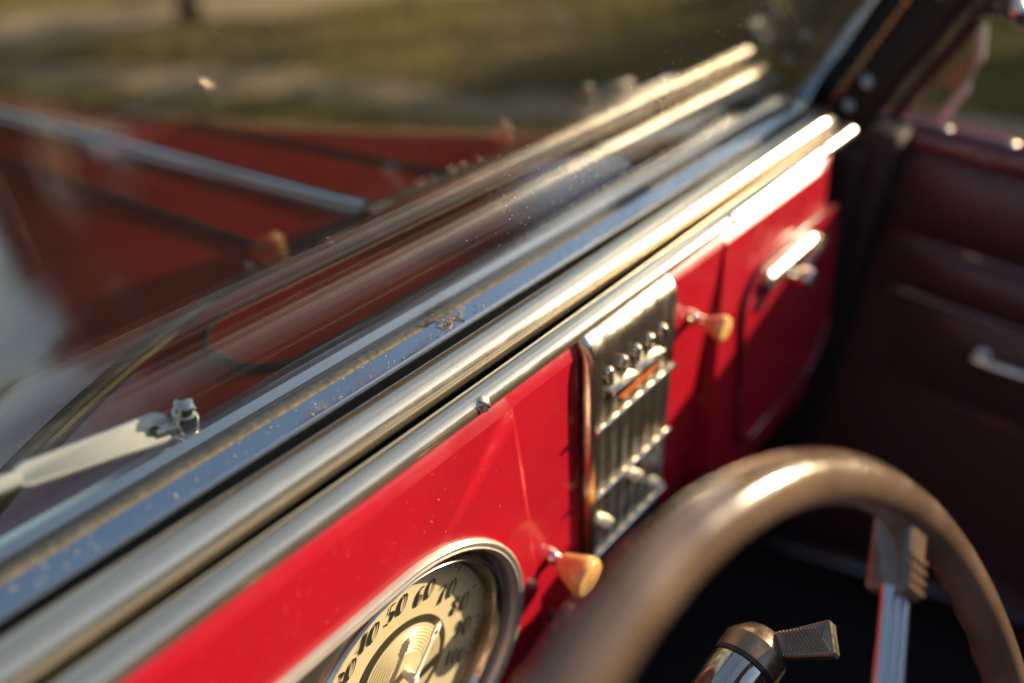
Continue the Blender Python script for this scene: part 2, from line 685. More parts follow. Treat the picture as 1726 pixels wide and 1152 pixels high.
def bush(pos, h, r, seed, label):
    rnd = random.Random(seed)
    st_ = []
    V, F = [], []
    for _ in range(14):
        a = rnd.uniform(0, 6.28)
        e = Vector((cos(a) * r * rnd.uniform(.2, .8), sin(a) * r * rnd.uniform(.2, .8), h * rnd.uniform(.6, .95)))
        st_.append(tube([Vector((e.x * .1, e.y * .1, -.05)), e * .5 + Vector((0, 0, .1)), e], lambda s_: .022 - .016 * s_, 5))
    for _ in range(2600 if h < 3.1 else 4200):
        a, q = rnd.uniform(0, 6.28), rnd.uniform(0, 1)
        z = h * (.08 + .95 * q)
        rr = r * sqrt(max(.03, 1 - abs(2 * q - .9) ** 2.2)) * rnd.random() ** .35 * (1 + .18 * sin(a * 5 + q * 7))
        p = Vector((cos(a) * rr, sin(a) * rr, z))
        m3 = Matrix.Rotation(rnd.uniform(0, 6.28), 3, 'Z') @ Matrix.Rotation(rnd.uniform(-1.3, 1.3), 3, 'X')
        k = len(V)
        for c in ((-1.3, 0, 0), (0, -.6, .1), (1.3, 0, 0), (0, .6, .1)):
            V.append(p + m3 @ Vector(c) * (.085 if h < 3.1 else .16) * (.7 + .6 * q))
        F.append((k, k + 1, k + 2, k + 3))
    e = bpy.data.objects.new('bush', None)
    COL.objects.link(e)
    e.location = pos
    e['label'], e['category'] = label, 'bush'
    v, f = cat(*st_)
    for nm, me in (('stems', mesh('stems', v, f, BARK)),):
        o = bpy.data.objects.new(nm, me)
        COL.objects.link(o)
        o.parent = e
    lm = bpy.data.meshes.new('foliage')
    lm.from_pydata([tuple(p) for p in V], [], F)
    lm.materials.append(HEDGE)
    o = bpy.data.objects.new('foliage', lm)
    COL.objects.link(o)
    o.parent = e


hedge_words = ['leftmost', 'second', 'third', 'fourth', 'fifth', 'sixth', 'seventh', 'last']
for i, q in enumerate(lin(-3.6, 6.2, 8)):  # unseen hedge, added to shade the ground and darken chrome reflections
    p = sd * (13.2 + .6 * sin(i * 2.3)) + pn * q
    bush((p.x, p.y, 0), 2.75 + .3 * sin(i * 1.7), 1.25, 41 + i, hedge_words[7 - i] + ' bush of the unseen hedge added right of the car for shade')
NUM2 = ['first', 'second', 'third', 'fourth', 'fifth', 'sixth', 'seventh', 'eighth', 'ninth', 'tenth', 'eleventh', 'twelfth', 'thirteenth', 'fourteenth', 'fifteenth', 'sixteenth', 'seventeenth', 'eighteenth']
for i, a in enumerate(lin(-62, 94, 18)):  # unseen thickets, added to hide the bright horizon from hood reflections
    rr = 23 + 1.2 * sin(i * 2.1)
    bush((sin(radians(a)) * rr, cos(radians(a)) * rr, 0), 3.2 + .4 * sin(i * 1.3), 3.0, 131 + i, NUM2[i] + ' thicket from the left, unseen undergrowth added to block the bright horizon')
side = ['nearest', 'second', 'third', 'fourth', 'fifth', 'sixth', 'seventh', 'eighth', 'ninth', 'tenth']
for i, a in enumerate(lin(137, 203, 10)):  # unseen evergreens, added so the chrome roll reflects something dark
    rr = 13 + .7 * sin(i * 1.9)
    bush((sin(radians(a)) * rr, cos(radians(a)) * rr, 0), 6.9 + .7 * sin(i * 2.7), 1.55, 71 + i, side[i] + ' tall dark evergreen from the hedge in an unseen row added to darken chrome')

# ------------------------------------------------------------------ the car
car = bpy.data.objects.new('vintage_car', None)
COL.objects.link(car)
car['label'] = 'open red vintage car with chrome trimmed dashboard, tan steering wheel and long hood'
car['category'] = 'car'
XC = .29                     # the car's middle line
XL, XR = -.36, .94           # inner faces of the doors

def specks(n, fn, r0, r1, seed):
    rnd = random.Random(seed)
    V, F = [], []
    for _ in range(n):
        p, nrm = fn(rnd)
        r = rnd.uniform(r0, r1) * (1 if rnd.random() < .85 else 1.8)
        k = len(V)
        d = Vector((rnd.uniform(-1, 1), rnd.uniform(-1, 1), rnd.uniform(-1, 1))).normalized() * r
        e = d.cross(Vector((rnd.uniform(-1, 1), rnd.uniform(-1, 1), .3))).normalized() * r * rnd.uniform(.5, 1)
        g = d.cross(e).normalized() * r * .7
        for q in (d, e, g, -d, -e, -g):
            V.append(p + q)
        F += [(k, k + 1, k + 2), (k + 1, k + 3, k + 2), (k + 3, k + 4, k + 2), (k + 4, k, k + 2), (k + 1, k, k + 5), (k + 3, k + 1, k + 5), (k + 4, k + 3, k + 5), (k, k + 4, k + 5)]
    return V, F


# ---- dash face -------------------------------------------------------------
VT, VB = .186, -.135


def crease_l(v):
    return .138 - .08 * v


def crease_r(v):
    return .434 + .10 * v


def step_l(v):
    return .001 + .006 * (VT - v) / (VT - VB)


def step_r(v):
    return .0015 + .024 * (VT - v) / (VT - VB)


def bev_rows(u, out):
    """the rounded shoulder that carries the face up to the chrome moulding"""
    R_ = []
    for f in lin(0, 1, 5):
        p = PP(u, VT, out * (1 - f) + .0001)
        R_.append(Vector((u, p.y + .0065 * f + .002 * f * f, p.z + .0125 * f - .001 * f * f)))
    R_.append(Vector((u, .034, .1965)))
    return R_


def low_rows(u, out):
    p = PP(u, VB, out)
    return [p, p + Vector((0, .002, -.010)), p + Vector((0, .012, -.020)), p + Vector((0, .09, -.024))]


def cluster_face():
    # face of the instrument side with a racetrack shaped opening
    R0, ul = .1165, -.26
    N = 128
    inner, outer = [], []
    cx = -.12
    poly = [(-.40, VB), (crease_l(VB), VB), (crease_l(VT), VT), (-.40, VT)]
    for k in range(N):
        a = 2 * pi * k / N
        d = (cos(a), sin(a))
        # stadium: march outwards
        lo, hi = 0, 1
        for _ in range(40):
            m = (lo + hi) / 2
            x, y = cx + d[0] * m, d[1] * m
            px = min(max(x, ul), 0)
            if sqrt((x - px) ** 2 + y * y) < R0:
                lo = m
            else:
                hi = m
        inner.append((cx + d[0] * lo, d[1] * lo))
        best = 9
        for i in range(4):
            (x0, y0), (x1, y1) = poly[i], poly[(i + 1) % 4]
            den = d[0] * (y1 - y0) - d[1] * (x1 - x0)
            if abs(den) < 1e-9:
                continue
            t = ((x0 - cx) * (y1 - y0) - y0 * (x1 - x0)) / den
            s = ((x0 - cx) * d[1] - y0 * d[0]) / den
            if t > 0 and -.0001 <= s <= 1.0001:
                best = min(best, t)
        outer.append((cx + d[0] * best, d[1] * best))
    # put the corners exactly on the outline
    for c in poly:
        i = min(range(N), key=lambda q: (outer[q][0] - c[0]) ** 2 + (outer[q][1] - c[1]) ** 2)
        outer[i] = c
    V = [PP(u, v, step_l(v)) for u, v in inner] + [PP(u, v, step_l(v)) for u, v in outer] + [PP(u, v, -.03) for u, v in inner]
    F = []
    for i in range(N):
        j = (i + 1) % N
        F.append((i, j, N + j, N + i))
        F.append((i, j, 2 * N + j, 2 * N + i))
    return V, F


us_l = lin(-.40, crease_l(VT), 12)


def skin(rows):
    """grid from a list of point rows"""
    n = len(rows[0])
    V = [p for r in rows for p in r]
    F = []
    for i in range(len(rows) - 1):
        for j in range(n - 1):
            F.append((i * n + j, i * n + j + 1, (i + 1) * n + j + 1, (i + 1) * n + j))
    return V, F


vs_c = lin(VB, VT, 10)
parts = [cluster_face(),
         skin([bev_rows(u, step_l(VT)) for u in us_l]),
         skin([low_rows(u, step_l(VB)) for u in lin(-.40, crease_l(VB), 8)]),
         skin([[PP(crease_l(v), v, step_l(v)) for v in vs_c], [PP(crease_l(v) + .0025, v, step_l(v) - .0012) for v in vs_c], [PP(crease_l(v) + .006, v, 0) for v in vs_c]])]
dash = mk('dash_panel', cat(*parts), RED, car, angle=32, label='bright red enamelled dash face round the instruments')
mk('center_panel', cat(skin([[PP(crease_l(v) + .006 + (crease_r(v) - .004 - crease_l(v) - .006) * f, v, 0) for v in vs_c] for f in lin(0, 1, 12)]),
                       skin([bev_rows(u, 0) for u in lin(crease_l(VT), crease_r(VT), 10)]),
                       skin([low_rows(u, 0) for u in lin(crease_l(VB) + .006, crease_r(VB) - .004, 8)])), RED, dash, angle=32)


def glove_out(u, v):
    e = max(0, (u - .69) / .08)
    return step_r(v) - .03 * e * e


us_g = lin(0, 1, 22)
mk('glovebox_panel', cat(skin([[PP(crease_r(v) - .004, v, 0) for v in vs_c], [PP(crease_r(v), v, step_r(v)) for v in vs_c]]),
                         skin([[PP(crease_r(v) + (.775 - crease_r(v)) * f, v, glove_out(crease_r(v) + (.775 - crease_r(v)) * f, v)) for v in vs_c] for f in us_g]),
                         skin([bev_rows(u, glove_out(u, VT)) for u in lin(crease_r(VT), .775, 14)]),
                         skin([low_rows(u, glove_out(u, VB)) for u in lin(crease_r(VB), .775, 10)])), RED, dash, angle=32)

def on_dash(r):
    u, v = r.uniform(-.2, .13), r.uniform(-.1, .18)
    if u * u + v * v < .0150 or (u < 0 and abs(v) < .122):
        v = r.uniform(.125, .184)
    return PP(u, v, step_l(v) + .0002), None


mk('dust', specks(120, on_dash, .00018, .0004, 8), DUST, dash, False, kind='stuff')

# glovebox door with its beaded lip and latch
gd_out = rrect(.492, -.098, .752, .128, .03, 8, (.035, .07, .03, .045))
gfn = lambda u, v, o: PP(u, v, max(step_r(v), .004) + o)
glove = mk('glovebox_door', slab(gd_out, gfn, -.004, .0030, .002), RED, car, angle=32, label='red glovebox door with raised rounded lip')
mk('door_lip', tube([gfn(u, v, .0028) for u, v in gd_out], .0030, 8, True, upv=(0, -1, 0)), TRIMP, glove)
lp = gfn(.604, .118, .006)
mk('latch_plate', slab(rrect(.530, .096, .668, .120, .011), gfn, .004, .013, .004), CHROME2, glove)
mk('latch_knob', lathe([(.0, -.001), (.008, 0), (.007, .010), (.011, .015), (.0125, .021), (.010, .026), (0, .027)], gfn(.588, .100, .012), (0, -1, .05)), CHROME, glove)
mk('latch_lever', box(gfn(.630, .108, .02), (.034, .004, .004), (0, .005, 0), (0, 0, .007), .003), CHROME, glove)

# ---- chrome mouldings along the top of the dash -----------------------------
xs_d = lin(-.40, .79, 40)


def bow(p):
    return p


trim = mk('dash_molding', extrude_x([(.0165, .1962), (.0150, .1995), (.0155, .2035), (.0185, .2075), (.0235, .2095), (.0285, .2098), (.0325, .2085), (.0352, .2055), (.0366, .2010), (.0370, .1950), (.034, .190), (.025, .1925)], xs_d), SATIN, car, angle=50,
          label='lower chrome molding with a slotted screw')


def screw(u, y, z, ax, r=.0062):
    s = mk('screw', lathe([(r, -.001), (r * .98, .0006), (r * .75, .0017), (r * .35, .0023), (0, .0025)], (u, y, z), ax, 20), CHROME2, trim)
    a = Vector(ax).normalized()
    d = Vector((.7, .3, .65)).cross(a).normalized()
    mk('screw', box(Vector((u, y, z)) + a * .0022, d * r * .85, a.cross(d) * .0007, a * .0009), INK, trim)
    return s


for u in (.098, .47, .70):
    screw(u, .0162, .2045, (0, -.86, .5))
roll = mk('dash_roll', extrude_x([(.0592 + .0152 * cos(q), .2045 + .0152 * sin(q)) for q in lin(0, 2 * pi, 37)[:-1]], xs_d), SATIN, car, angle=60, label='thick rounded chrome roll along the dash top')
mk('groove_shade_filler', extrude_x([(.036, .185), (.036, .1935), (.046, .1935), (.046, .185)], xs_d), RUBBER, trim)  # black strip put in to darken the groove bottom like shade
mk('rubber_gap', extrude_x([(.070, .190), (.072, .2015), (.080, .2035), (.090, .2025), (.092, .190)], xs_d), RUBBER, car)
garn = mk('flat_garnish_strip', extrude_x([(.0858, .195), (.0858, .2075), (.0862, .2092), (.0870, .2105), (.0882, .2112), (.0900, .2112), (.1030, .2122), (.1048, .2124), (.1048, .195)], lin(-.40, .84, 40)), STRIP, car, angle=25, label='flat dirty chrome strip reflecting the blue sky')
# seal with an uneven dusty surface
rs = random.Random(3)
sealx = lin(-.40, .84, 420)
SV, SF = [], []
pr = [(.1042, .205), (.1042, .2112), (.1052, .2126), (.1080, .2134), (.1130, .2130), (.1170, .2115), (.1170, .200)]
for x in sealx:
    for (y, z) in pr:
        j = .0003 if z > .206 else 0
        SV.append((x, y + rs.uniform(-j, j), z + rs.uniform(-j, j)))
for i in range(len(sealx) - 1):
    for j in range(len(pr) - 1):
        a = i * len(pr) + j
        SF.append((a, a + 1, a + 1 + len(pr), a + len(pr)))
mk('glass_seal', (SV, SF), SEAL, car, angle=80, label='dusty tan rubber seal at the foot of the windshield')

mk('dust', specks(300, lambda r: (Vector((r.uniform(-.25, .8), r.uniform(.088, .1045), .2122)), None), .0003, .0009, 2), DUST, garn, False, kind='stuff')
rd = random.Random(9)
dv = []
for _ in range(46):
    c = Vector((.150 + rd.gauss(0, .010), .097 + rd.gauss(0, .0028), .2128 + abs(rd.gauss(0, .0014))))
    d = Vector((rd.gauss(0, 1), rd.gauss(0, .7), rd.gauss(0, .5))).normalized() * rd.uniform(.001, .004)
    dv.append(tube([c - d, c + Vector((0, 0, .0006)), c + d], rd.uniform(.00018, .0006), 4))
mk('plant_litter', cat(*dv), DEBRIS, garn, False, kind='stuff', label='clump of dry plant bits on the chrome strip')

# ---- windshield --------------------------------------------------------------
K = .44
GY, GZ, GT = .1112, .204, .62


def GP(x, h, o=0):
    """a point on the windshield: h up from its foot, o out towards the hood"""
    n = Vector((0, 1, K)).normalized()
    return Vector((x, GY - K * h, GZ + h)) + n * o


GH = GT - GZ
glass = mk('windshield', slab([(-.30, 0), (.835, 0), (.835, GH), (-.30, GH)], GP, 0, .0028), GLASS, car, False, label='dusty raked windshield glass')
rail = [(-.0055, -.003), (-.0055, .012), (.012, .012), (.012, -.003)]
frame = mk('windshield_frame', cat(
    box((GP(-.312, GH / 2, .003)), (.012, 0, 0), Vector((0, -K, 1)) * GH / 2, Vector((0, 1, K)).normalized() * .012, .003),
    box((GP(XC, GH + .012, .003)), (.60, 0, 0), Vector((0, -K, 1)).normalized() * .012, Vector((0, 1, K)).normalized() * .012, .003)), CHROME, car, label='chrome windshield frame')
mk('side_stile', box((GP(.846, GH / 2, .002)), (.011, 0, 0), Vector((0, -K, 1)) * GH / 2, Vector((0, 1, K)).normalized() * .011, .005, 3), STRIP, frame)
mk('side_stile', box((GP(.862, GH / 2, -.012)), (.005, 0, 0), Vector((0, -K, 1)) * GH / 2, Vector((0, 1, K)).normalized() * .012, .003), DARKMETAL, frame)
mk('side_bead', tube([GP(.874, h, -.028) for h in lin(-.02, GH, 8)], .0095, 10), BRASS, frame)
mk('lower_rubber', extrude_x([(.1180, .196), (.1180, .2075), (.122, .2105), (.128, .206), (.130, .196)], lin(-.32, .85, 12)), RUBBER, frame)
mk('outer_molding', extrude_x([(.1315, .192), (.132, .203), (.138, .207), (.147, .205), (.151, .196), (.151, .190)], lin(-.32, .83, 12)), CHROME, frame)


def glass_dust(r):
    if r.random() < .75:
        # fanned sweep of specks towards the far top corner
        x = .46 + r.gauss(0, .08)
        h = .115 + r.gauss(0, .05) + .4 * (x - .45)
    else:
        x, h = r.uniform(.12, .8), r.uniform(.005, .2)
    return GP(x, max(.005, min(h, GH - .01)), -.0004), None


mk('dust', specks(1300, glass_dust, .00022, .0006, 4), DUST, glass, False, kind='stuff')
# old streaks on the driver's side of the glass
st = []
for k in range(4):
    x0 = -.130 + .004 * (k // 2) + rd.uniform(-.0015, .0015)
    h0 = .280 + rd.uniform(-.012, .006)
    st.append(tube([GP(x0 + .003 * s, h0 - .03 * s, -.0004) for s in lin(0, 1, 5)], .00011, 4))
mk('dried_streak', cat(*st), DUST, glass, False, kind='stuff')

# pillar behind the stile
pil = mk('windshield_pillar', cat(box(GP(.905, GH / 2 - .02, -.055), (.033, 0, 0), Vector((0, -K, 1)) * (GH / 2 + .05), Vector((0, 1, K)).normalized() * .032, .012, 3),
                                  box((.895, .065, -.08), (.045, 0, 0), (0, .060, 0), (0, 0, .24), .02, 3)), PILLARM, car, label='dark right windshield pillar and hinge post')
mk('pillar_bead', tube([GP(.935, h, -.10) for h in lin(.0, GH, 6)], .009, 8), LEATHER, pil)
for h, r_ in ((.02, .010), (.05, .008), (.085, .009), (.205, .011)):
    mk('screw', lathe([(r_, 0), (r_ * .9, .004), (r_ * .5, .007), (0, .008)], GP(.872, h - .03, -.050), (-.3, -.75, .55), 14), SILVER, pil)  # pale paint makes these shaded chrome bolts look sunlit
lt = mk('top_latch', lathe([(0, -.004), (.022, -.002), (.026, .004), (.022, .012), (.012, .017), (0, .018)], (.862, -.094, .349), (.30, -.62, .60), 24), CHROME, pil, label='bright chrome latch on the pillar')
mk('latch_arm', tube([(.862, -.094, .349), (.878, -.075, .345), (.897, -.055, .335)], .008, 8), CHROME2, lt)

# wind wing beside the pillar
wing_out = [(-.035 - .115 * f, .175 + .16 * sin(pi * .5 * f)) for f in lin(0, 1, 8)]
wing = mk('wind_wing', slab([(.025, .176), (-.035, .176), (-.050, .215), (-.055, .26), (-.045, .30), (-.02, .30)], lambda u, v, o: Vector((1.0 + o, u, v)), 0, .005), GLASS, car, False, label='small glass wind wing above the right door')
mk('wing_edge', tube([(1.002, -.035, .176), (1.002, -.050, .215), (1.002, -.055, .26), (1.002, -.045, .30)], .006, 8), SILVER, wing)

# ---- instrument cluster --------------------------------------------------------
def stadium(R0, ul=-.26, n=40):
    P = [(R0 * cos(a), R0 * sin(a)) for a in lin(-pi / 2, pi / 2, n)]
    P += [(ul + R0 * cos(a), R0 * sin(a)) for a in lin(pi / 2, 1.5 * pi, n)]
    return P


def ring_strip(outlines, fn=PP):
    """closed strips between successive outlines [(pts, o)]"""
    n = len(outlines[0][0])
    V, F = [], []
    for pts, o in outlines:
        V += [fn(u, v, o) for u, v in pts]
    for r in range(len(outlines) - 1):
        for i in range(n):
            j = (i + 1) % n
            F.append((r * n + i, r * n + j, (r + 1) * n + j, (r + 1) * n + i))
    return V, F


def plate_with_hole(o):
    # backing plate of the cluster with the round dial opening
    N = 120
    V, F = [], []
    cx = 0
    outer = []
    for k in range(N):
        a = 2 * pi * k / N
        d = (cos(a), sin(a))
        lo, hi = 0, 1
        for _ in range(40):
            m = (lo + hi) / 2
            x, y = d[0] * m, d[1] * m
            px = min(max(x, -.26), 0)
            if sqrt((x - px) ** 2 + y * y) < .1107:
                lo = m
            else:
                hi = m
        outer.append((d[0] * lo, d[1] * lo))
    inner = [(.1 * cos(2 * pi * k / N), .1 * sin(2 * pi * k / N)) for k in range(N)]
    V = [PP(u, v, o) for u, v in inner] + [PP(u, v, o) for u, v in outer]
    for i in range(N):
        j = (i + 1) % N
        F.append((i, j, N + j, N + i))
    return V, F


E0 = .0055
clus = mk('instrument_cluster', plate_with_hole(E0 - .011), CHROME2, car, False, label='chrome instrument cluster with gold speedometer')
mk('bezel', ring_strip([(stadium(.1205), E0 - .004), (stadium(.1203), E0 + .0004), (stadium(.1190), E0 + .0022), (stadium(.1168), E0 + .0020), (stadium(.1155), E0 + .0010), (stadium(.1140), E0 + .0018), (stadium(.1118), E0 + .0006), (stadium(.1103), E0 - .0030), (stadium(.1103), E0 - .014)]), BEZEL, clus, angle=50)


def circ(R, n=96):
    return [(R * cos(2 * pi * k / n), R * sin(2 * pi * k / n)) for k in range(n)]


mk('dial_ring', ring_strip([(circ(.1025), E0 - .013), (circ(.1025), E0 - .008), (circ(.1005), E0 - .006), (circ(.0985), E0 - .007), (circ(.0968), E0 - .013)]), CHROME, clus, angle=50)
DO = -.0165                       # the dial sits this far behind the dash face
mk('dial_well', ring_strip([(circ(.0968), E0 - .013), (circ(.0955), DO + .006), (circ(.0935), DO + .0035), (circ(.0915), DO + .0032), (circ(.0910), DO)]), PEWTER, clus, angle=30)
mk('dial', lathe([(.0912, 0), (.047, .0), (.0465, -.002), (.040, -.002), (.040, -.006)], PP(0, 0, DO), PP(0, 0, 1) - PP(0, 0, 0), 96, caps=False), DIAL, clus, angle=30)
mk('groove_ring', lathe([(.0468, .0), (.0468, .0006), (.0402, .0006), (.0402, 0)], PP(0, 0, DO), PP(0, 0, 1) - PP(0, 0, 0), 96, caps=False), simple('dark_olive_ring', (.06, .05, .025), (.09, .075, .04), .4, .3, 50, bumps=0), clus, angle=30)
# middle disc with turned rings
prof = []
for k in range(61):
    r = .0398 * (1 - k / 60)
    z = .0022 * (1 - (r / .0398) ** 2) + .0012
    if .45 < r / .0398 < .97 and k % 4 == 0:
        z -= .0007
    prof.append((max(r, 0), z))
prof = [(.0398, -.002)] + prof
mk('center_disc', lathe(prof, PP(0, 0, DO), PP(0, 0, 1) - PP(0, 0, 0), 80), DIALDISC, clus, angle=20)

# numerals drawn with a broad pen
ELL = [(.5 + .5 * cos(a), .5 + .5 * sin(a)) for a in lin(pi / 2, 2.5 * pi, 17)]
G = {
    '0': [[(x, y, .30 if x < .5 else .13) for x, y in ELL]],
    '1': [[(.5, 0, .34), (.5, 1, .34)], [(.2, .8, .1), (.5, 1, .1)]],
    '3': [[(.05, .88, .1), (.35, 1, .14), (.7, .9, .24), (.8, .75, .30), (.62, .58, .2), (.35, .53, .1), (.68, .46, .2), (.88, .28, .3), (.72, .08, .22), (.35, 0, .14), (.02, .12, .1)]],
    '4': [[(.72, 0, .32), (.72, 1, .32)], [(.66, 1, .1), (.02, .3, .1), (1.02, .3, .1)]],
    '5': [[(.9, .98, .1), (.22, .98, .12), (.18, .55, .12), (.5, .62, .16), (.82, .48, .3), (.86, .28, .34), (.7, .06, .22), (.3, 0, .14), (.02, .14, .1)]],
    '6': [[(.9, .9, .1), (.6, 1, .14), (.28, .82, .28), (.16, .5, .32), (.16, .25, .32), (.36, .02, .2), (.7, .04, .14), (.88, .25, .14), (.78, .5, .14), (.5, .58, .12), (.22, .45, .12)]],
    '7': [[(.02, .86, .12), (.08, .98, .12), (.96, .98, .12), (.62, .5, .28), (.46, 0, .36)]],
    '8': [[(.5, .55, .14), (.2, .68, .22), (.2, .88, .22), (.5, 1, .14), (.8, .88, .14), (.78, .68, .14), (.5, .55, .2), (.16, .38, .3), (.16, .14, .3), (.5, 0, .16), (.86, .14, .14), (.84, .38, .14), (.5, .55, .14)]],
    '9': [[(.1, .1, .1), (.4, 0, .14), (.72, .18, .28), (.84, .5, .32), (.84, .75, .32), (.64, .98, .2), (.3, .96, .14), (.12, .75, .14), (.22, .5, .14), (.5, .42, .12), (.78, .55, .12)]],
}


def stroke(pts, ox, oy, w, h, o, cc, ro):
    V, F = [], []
    for (x, y, t) in pts:
        for s in (-1, 1):
            X = ox + (x + s * t * .80) * w
            Y = oy + y * h + s * .03 * h
            V.append(PP(cc[0] + X * cos(ro) + .52 * Y, cc[1] + X * sin(ro) + Y, o))
    for i in range(len(pts) - 1):
        F.append((2 * i, 2 * i + 1, 2 * i + 3, 2 * i + 2))
    return V, F


for k in range(11):
    th = 2.358 - .432 * (k - 3)
    txt = str(k * 10)
    R_ = .0672
    cx, cy = R_ * cos(th), R_ * sin(th)
    h, w, gap = .0145, .0074, .0118
    if len(txt) == 3:
        h, w, gap = .0130, .0056, .0090
    vf = []
    x0 = -(gap * (len(txt) - 1) + w) / 2
    ro = .28 * (th - pi / 2)
    for i, ch in enumerate(txt):
        for j, pts in enumerate(G[ch] if ch in G else G['0'] if ch != '2' else [[(.05, .8, .12), (.4, 1, .16), (.82, .8, .28), (.7, .5, .24), (.1, .04, .14), (.95, .04, .12)]]):
            vf.append(stroke(pts, x0 + i * gap, -h / 2, w, h, DO + .0008 + .00025 * j, (cx, cy), ro))
    mk('numeral', cat(*vf), INK, clus, False)
for k in range(0, 51):
    th = 2.358 + 3 * .432 - .0864 * k
    L = .0030 if k % 5 else .0052
    a, b = .0893 - L, .0893
    t = Vector((-sin(th), cos(th))) * (.0006 if k % 5 else .0011)
    mk('tick', ([PP(cos(th) * r + t.x * s, sin(th) * r + t.y * s, DO + .0008) for r, s in ((a, -1), (a, 1), (b, 1), (b, -1))], [(0, 1, 2, 3)]), INK, clus, False)


def flat(outline, fn, o0, o1):
    return slab(outline, fn, o0, o1)


# pointer: a white spear with an eye, its tail crossing the hub
tip = Vector((.0305, .0335))
dn = tip.normalized()
sn = Vector((-dn.y, dn.x))
NO = DO + .0135


def nd(a, s):
    q = dn * a + sn * s
    return (q.x, q.y)


Ln = tip.length
ndl = [nd(-.040, -.0021), nd(-.040, .0021), nd(0, .0026), nd(Ln * .72, .0018), nd(Ln * .80, .0040), nd(Ln * 1.0, .0037), nd(Ln * 1.08, 0.0), nd(Ln * 1.0, -.0037), nd(Ln * .80, -.0040), nd(Ln * .72, -.0018), nd(0, -.0026)]
needle = mk('needle', slab(ndl, PP, NO, NO + .0012), WHITE, clus, False, label='white pointer near sixty')
mk('needle_eye', lathe([(.0013, 0), (.0013, .0002), (0, .0002)], PP(*nd(Ln * .88, 0), NO + .0013), PP(0, 0, 1) - PP(0, 0, 0), 12), INK, needle)
mk('needle_hub', lathe([(.0042, -.010), (.0042, .001), (.003, .0026), (0, .003)], PP(0, 0, NO), PP(0, 0, 1) - PP(0, 0, 0), 20), WHITE, needle)
mk('odometer_slot', slab(rrect(.004, -.0225, .036, -.0160, .0008), PP, DO + .002, DO + .0038), INK, clus, False)
mk('dial_glass', lathe([(.0978, 0), (.05, .0016), (0, .0022)], PP(0, 0, E0 - .0112), PP(0, 0, 1) - PP(0, 0, 0), 48, caps=False), DGLASS, clus)

# ---- radio grille -----------------------------------------------------------------
GU0, GU1 = .2115, .3475


def gr_edge(v, s):
    f = (VT - v) / (VT - VB)
    return (GU0 + .004 * f) if s < 0 else (GU1 - .012 * f)


def gout(v):
    # swells out of the dash and rolls forward at the top
    t = min(1, max(0, (.205 - v) / .045))
    return .0005 + .0105 * sqrt(max(0, 1 - (1 - t) ** 2))


gv = [.2045, .203, .2, .195, .188, .18, .17, .155, .13, .10, .06, .02, -.03, -.08, -.12]


def gpt(f, v, o=0):
    a, b = gr_edge(v, -1), gr_edge(v, 1)
    y = gout(v)
    p = PP(a + (b - a) * f, min(v, .19), y + o)
    if v > .19:
        p += Vector((0, (v - .19) * .55, (v - .19) * .85))
    return p


fsx = lin(0, 1, 45)
rows = []
for f in fsx:
    rib = .0009 * (abs(sin(f * pi * 7)) ** .7)
    edge = min(f, 1 - f)
    drop = -.004 if edge < .012 else 0
    rows.append([gpt(f, v, (rib if v < .165 else rib * .35) + drop) for v in gv])
gparts = [skin(rows)]
for f in (0, 1):
    gparts.append(skin([[gpt(f, v, -.004) for v in gv], [gpt(f, v, -.004 - gout(v)) for v in gv]]))
gparts.append(skin([[gpt(f, -.12) for f in fsx], [gpt(f, -.12, -.03) for f in fsx]]))
grille = mk('radio_grille', cat(*gparts), chrome('mottled_chrome', (.78, .71, .57), .10, .30, .9, metal=.97, bmp=.16), car, angle=50, label='tall ribbed chrome radio grille with raised ornaments')
mk('grille_shade_strip', skin([[PP(gr_edge(v, -1) - .0035, v, .0008) for v in lin(-.12, .185, 6)], [PP(gr_edge(v, -1) + .001, v, .0008) for v in lin(-.12, .185, 6)]]), RUBBER, grille, False)  # black strip painted where the grille's own shade falls
for v in (.108, .0315, -.045):
    mk('cross_bar', tube([gpt(f, v, .0032) for f in lin(.01, .99, 6)], .0024, 8), CHROME, grille)
for f in (.18, .335, .49, .645, .80):
    c = gpt(f, .155, .0012)
    mk('raised_stud', cat(lathe([(.0048, -.001), (.0043, .001), (.003, .0022), (0, .0026)], c + Vector((-.0008, 0, .0048)), (0, -1, .1), 14),
                          lathe([(.0048, -.001), (.0043, .001), (.003, .0022), (0, .0026)], c + Vector((.0008, 0, -.0048)), (0, -1, .1), 14),
                          box(c, (.0058, 0, 0), (0, .002, 0), (0, 0, .0025), .0008)), CHROME, grille)
for f0, f1 in ((.19, .47), (.50, .80)):
    mk('emblem_bar', box((gpt(f0, .136, .002) + gpt(f1, .1355, .002)) / 2, (gpt(f1, .1355) - gpt(f0, .136)) / 2, (0, .004, 0), (0, 0, .0036), .0018), CHROME, grille)
mk('emblem_enamel', slab([(.252, .1235), (.300, .1235), (.312, .131), (.280, .1335), (.245, .130)], lambda u, v, o: PP(u, v, gout(v) + o), .001, .0045), ENAMEL, grille, False)
for f, v in ((.14, -.012), (.52, .012), (.86, -.03)):
    mk('radio_button', cat(box(gpt(f, v, .004), (.0070, 0, 0), (0, .005, 0), (0, 0, .0034), .0015)), CHROME2, grille)
mk('radio_control_bar', box(PP(.325, -.090, .040), (.10, 0, 0), (0, .020, 0), (0, 0, .010), .005, 3), DARKMETAL, grille)
for u in (.262, .402):
    mk('radio_knob', lathe([(.008, -.02), (.008, .0), (.016, .002), (.017, .016), (.014, .02), (0, .0205)], PP(u, -.082, .062), (0, -1, .07), 24), CHROME2 if u > .3 else DARKMETAL, grille)

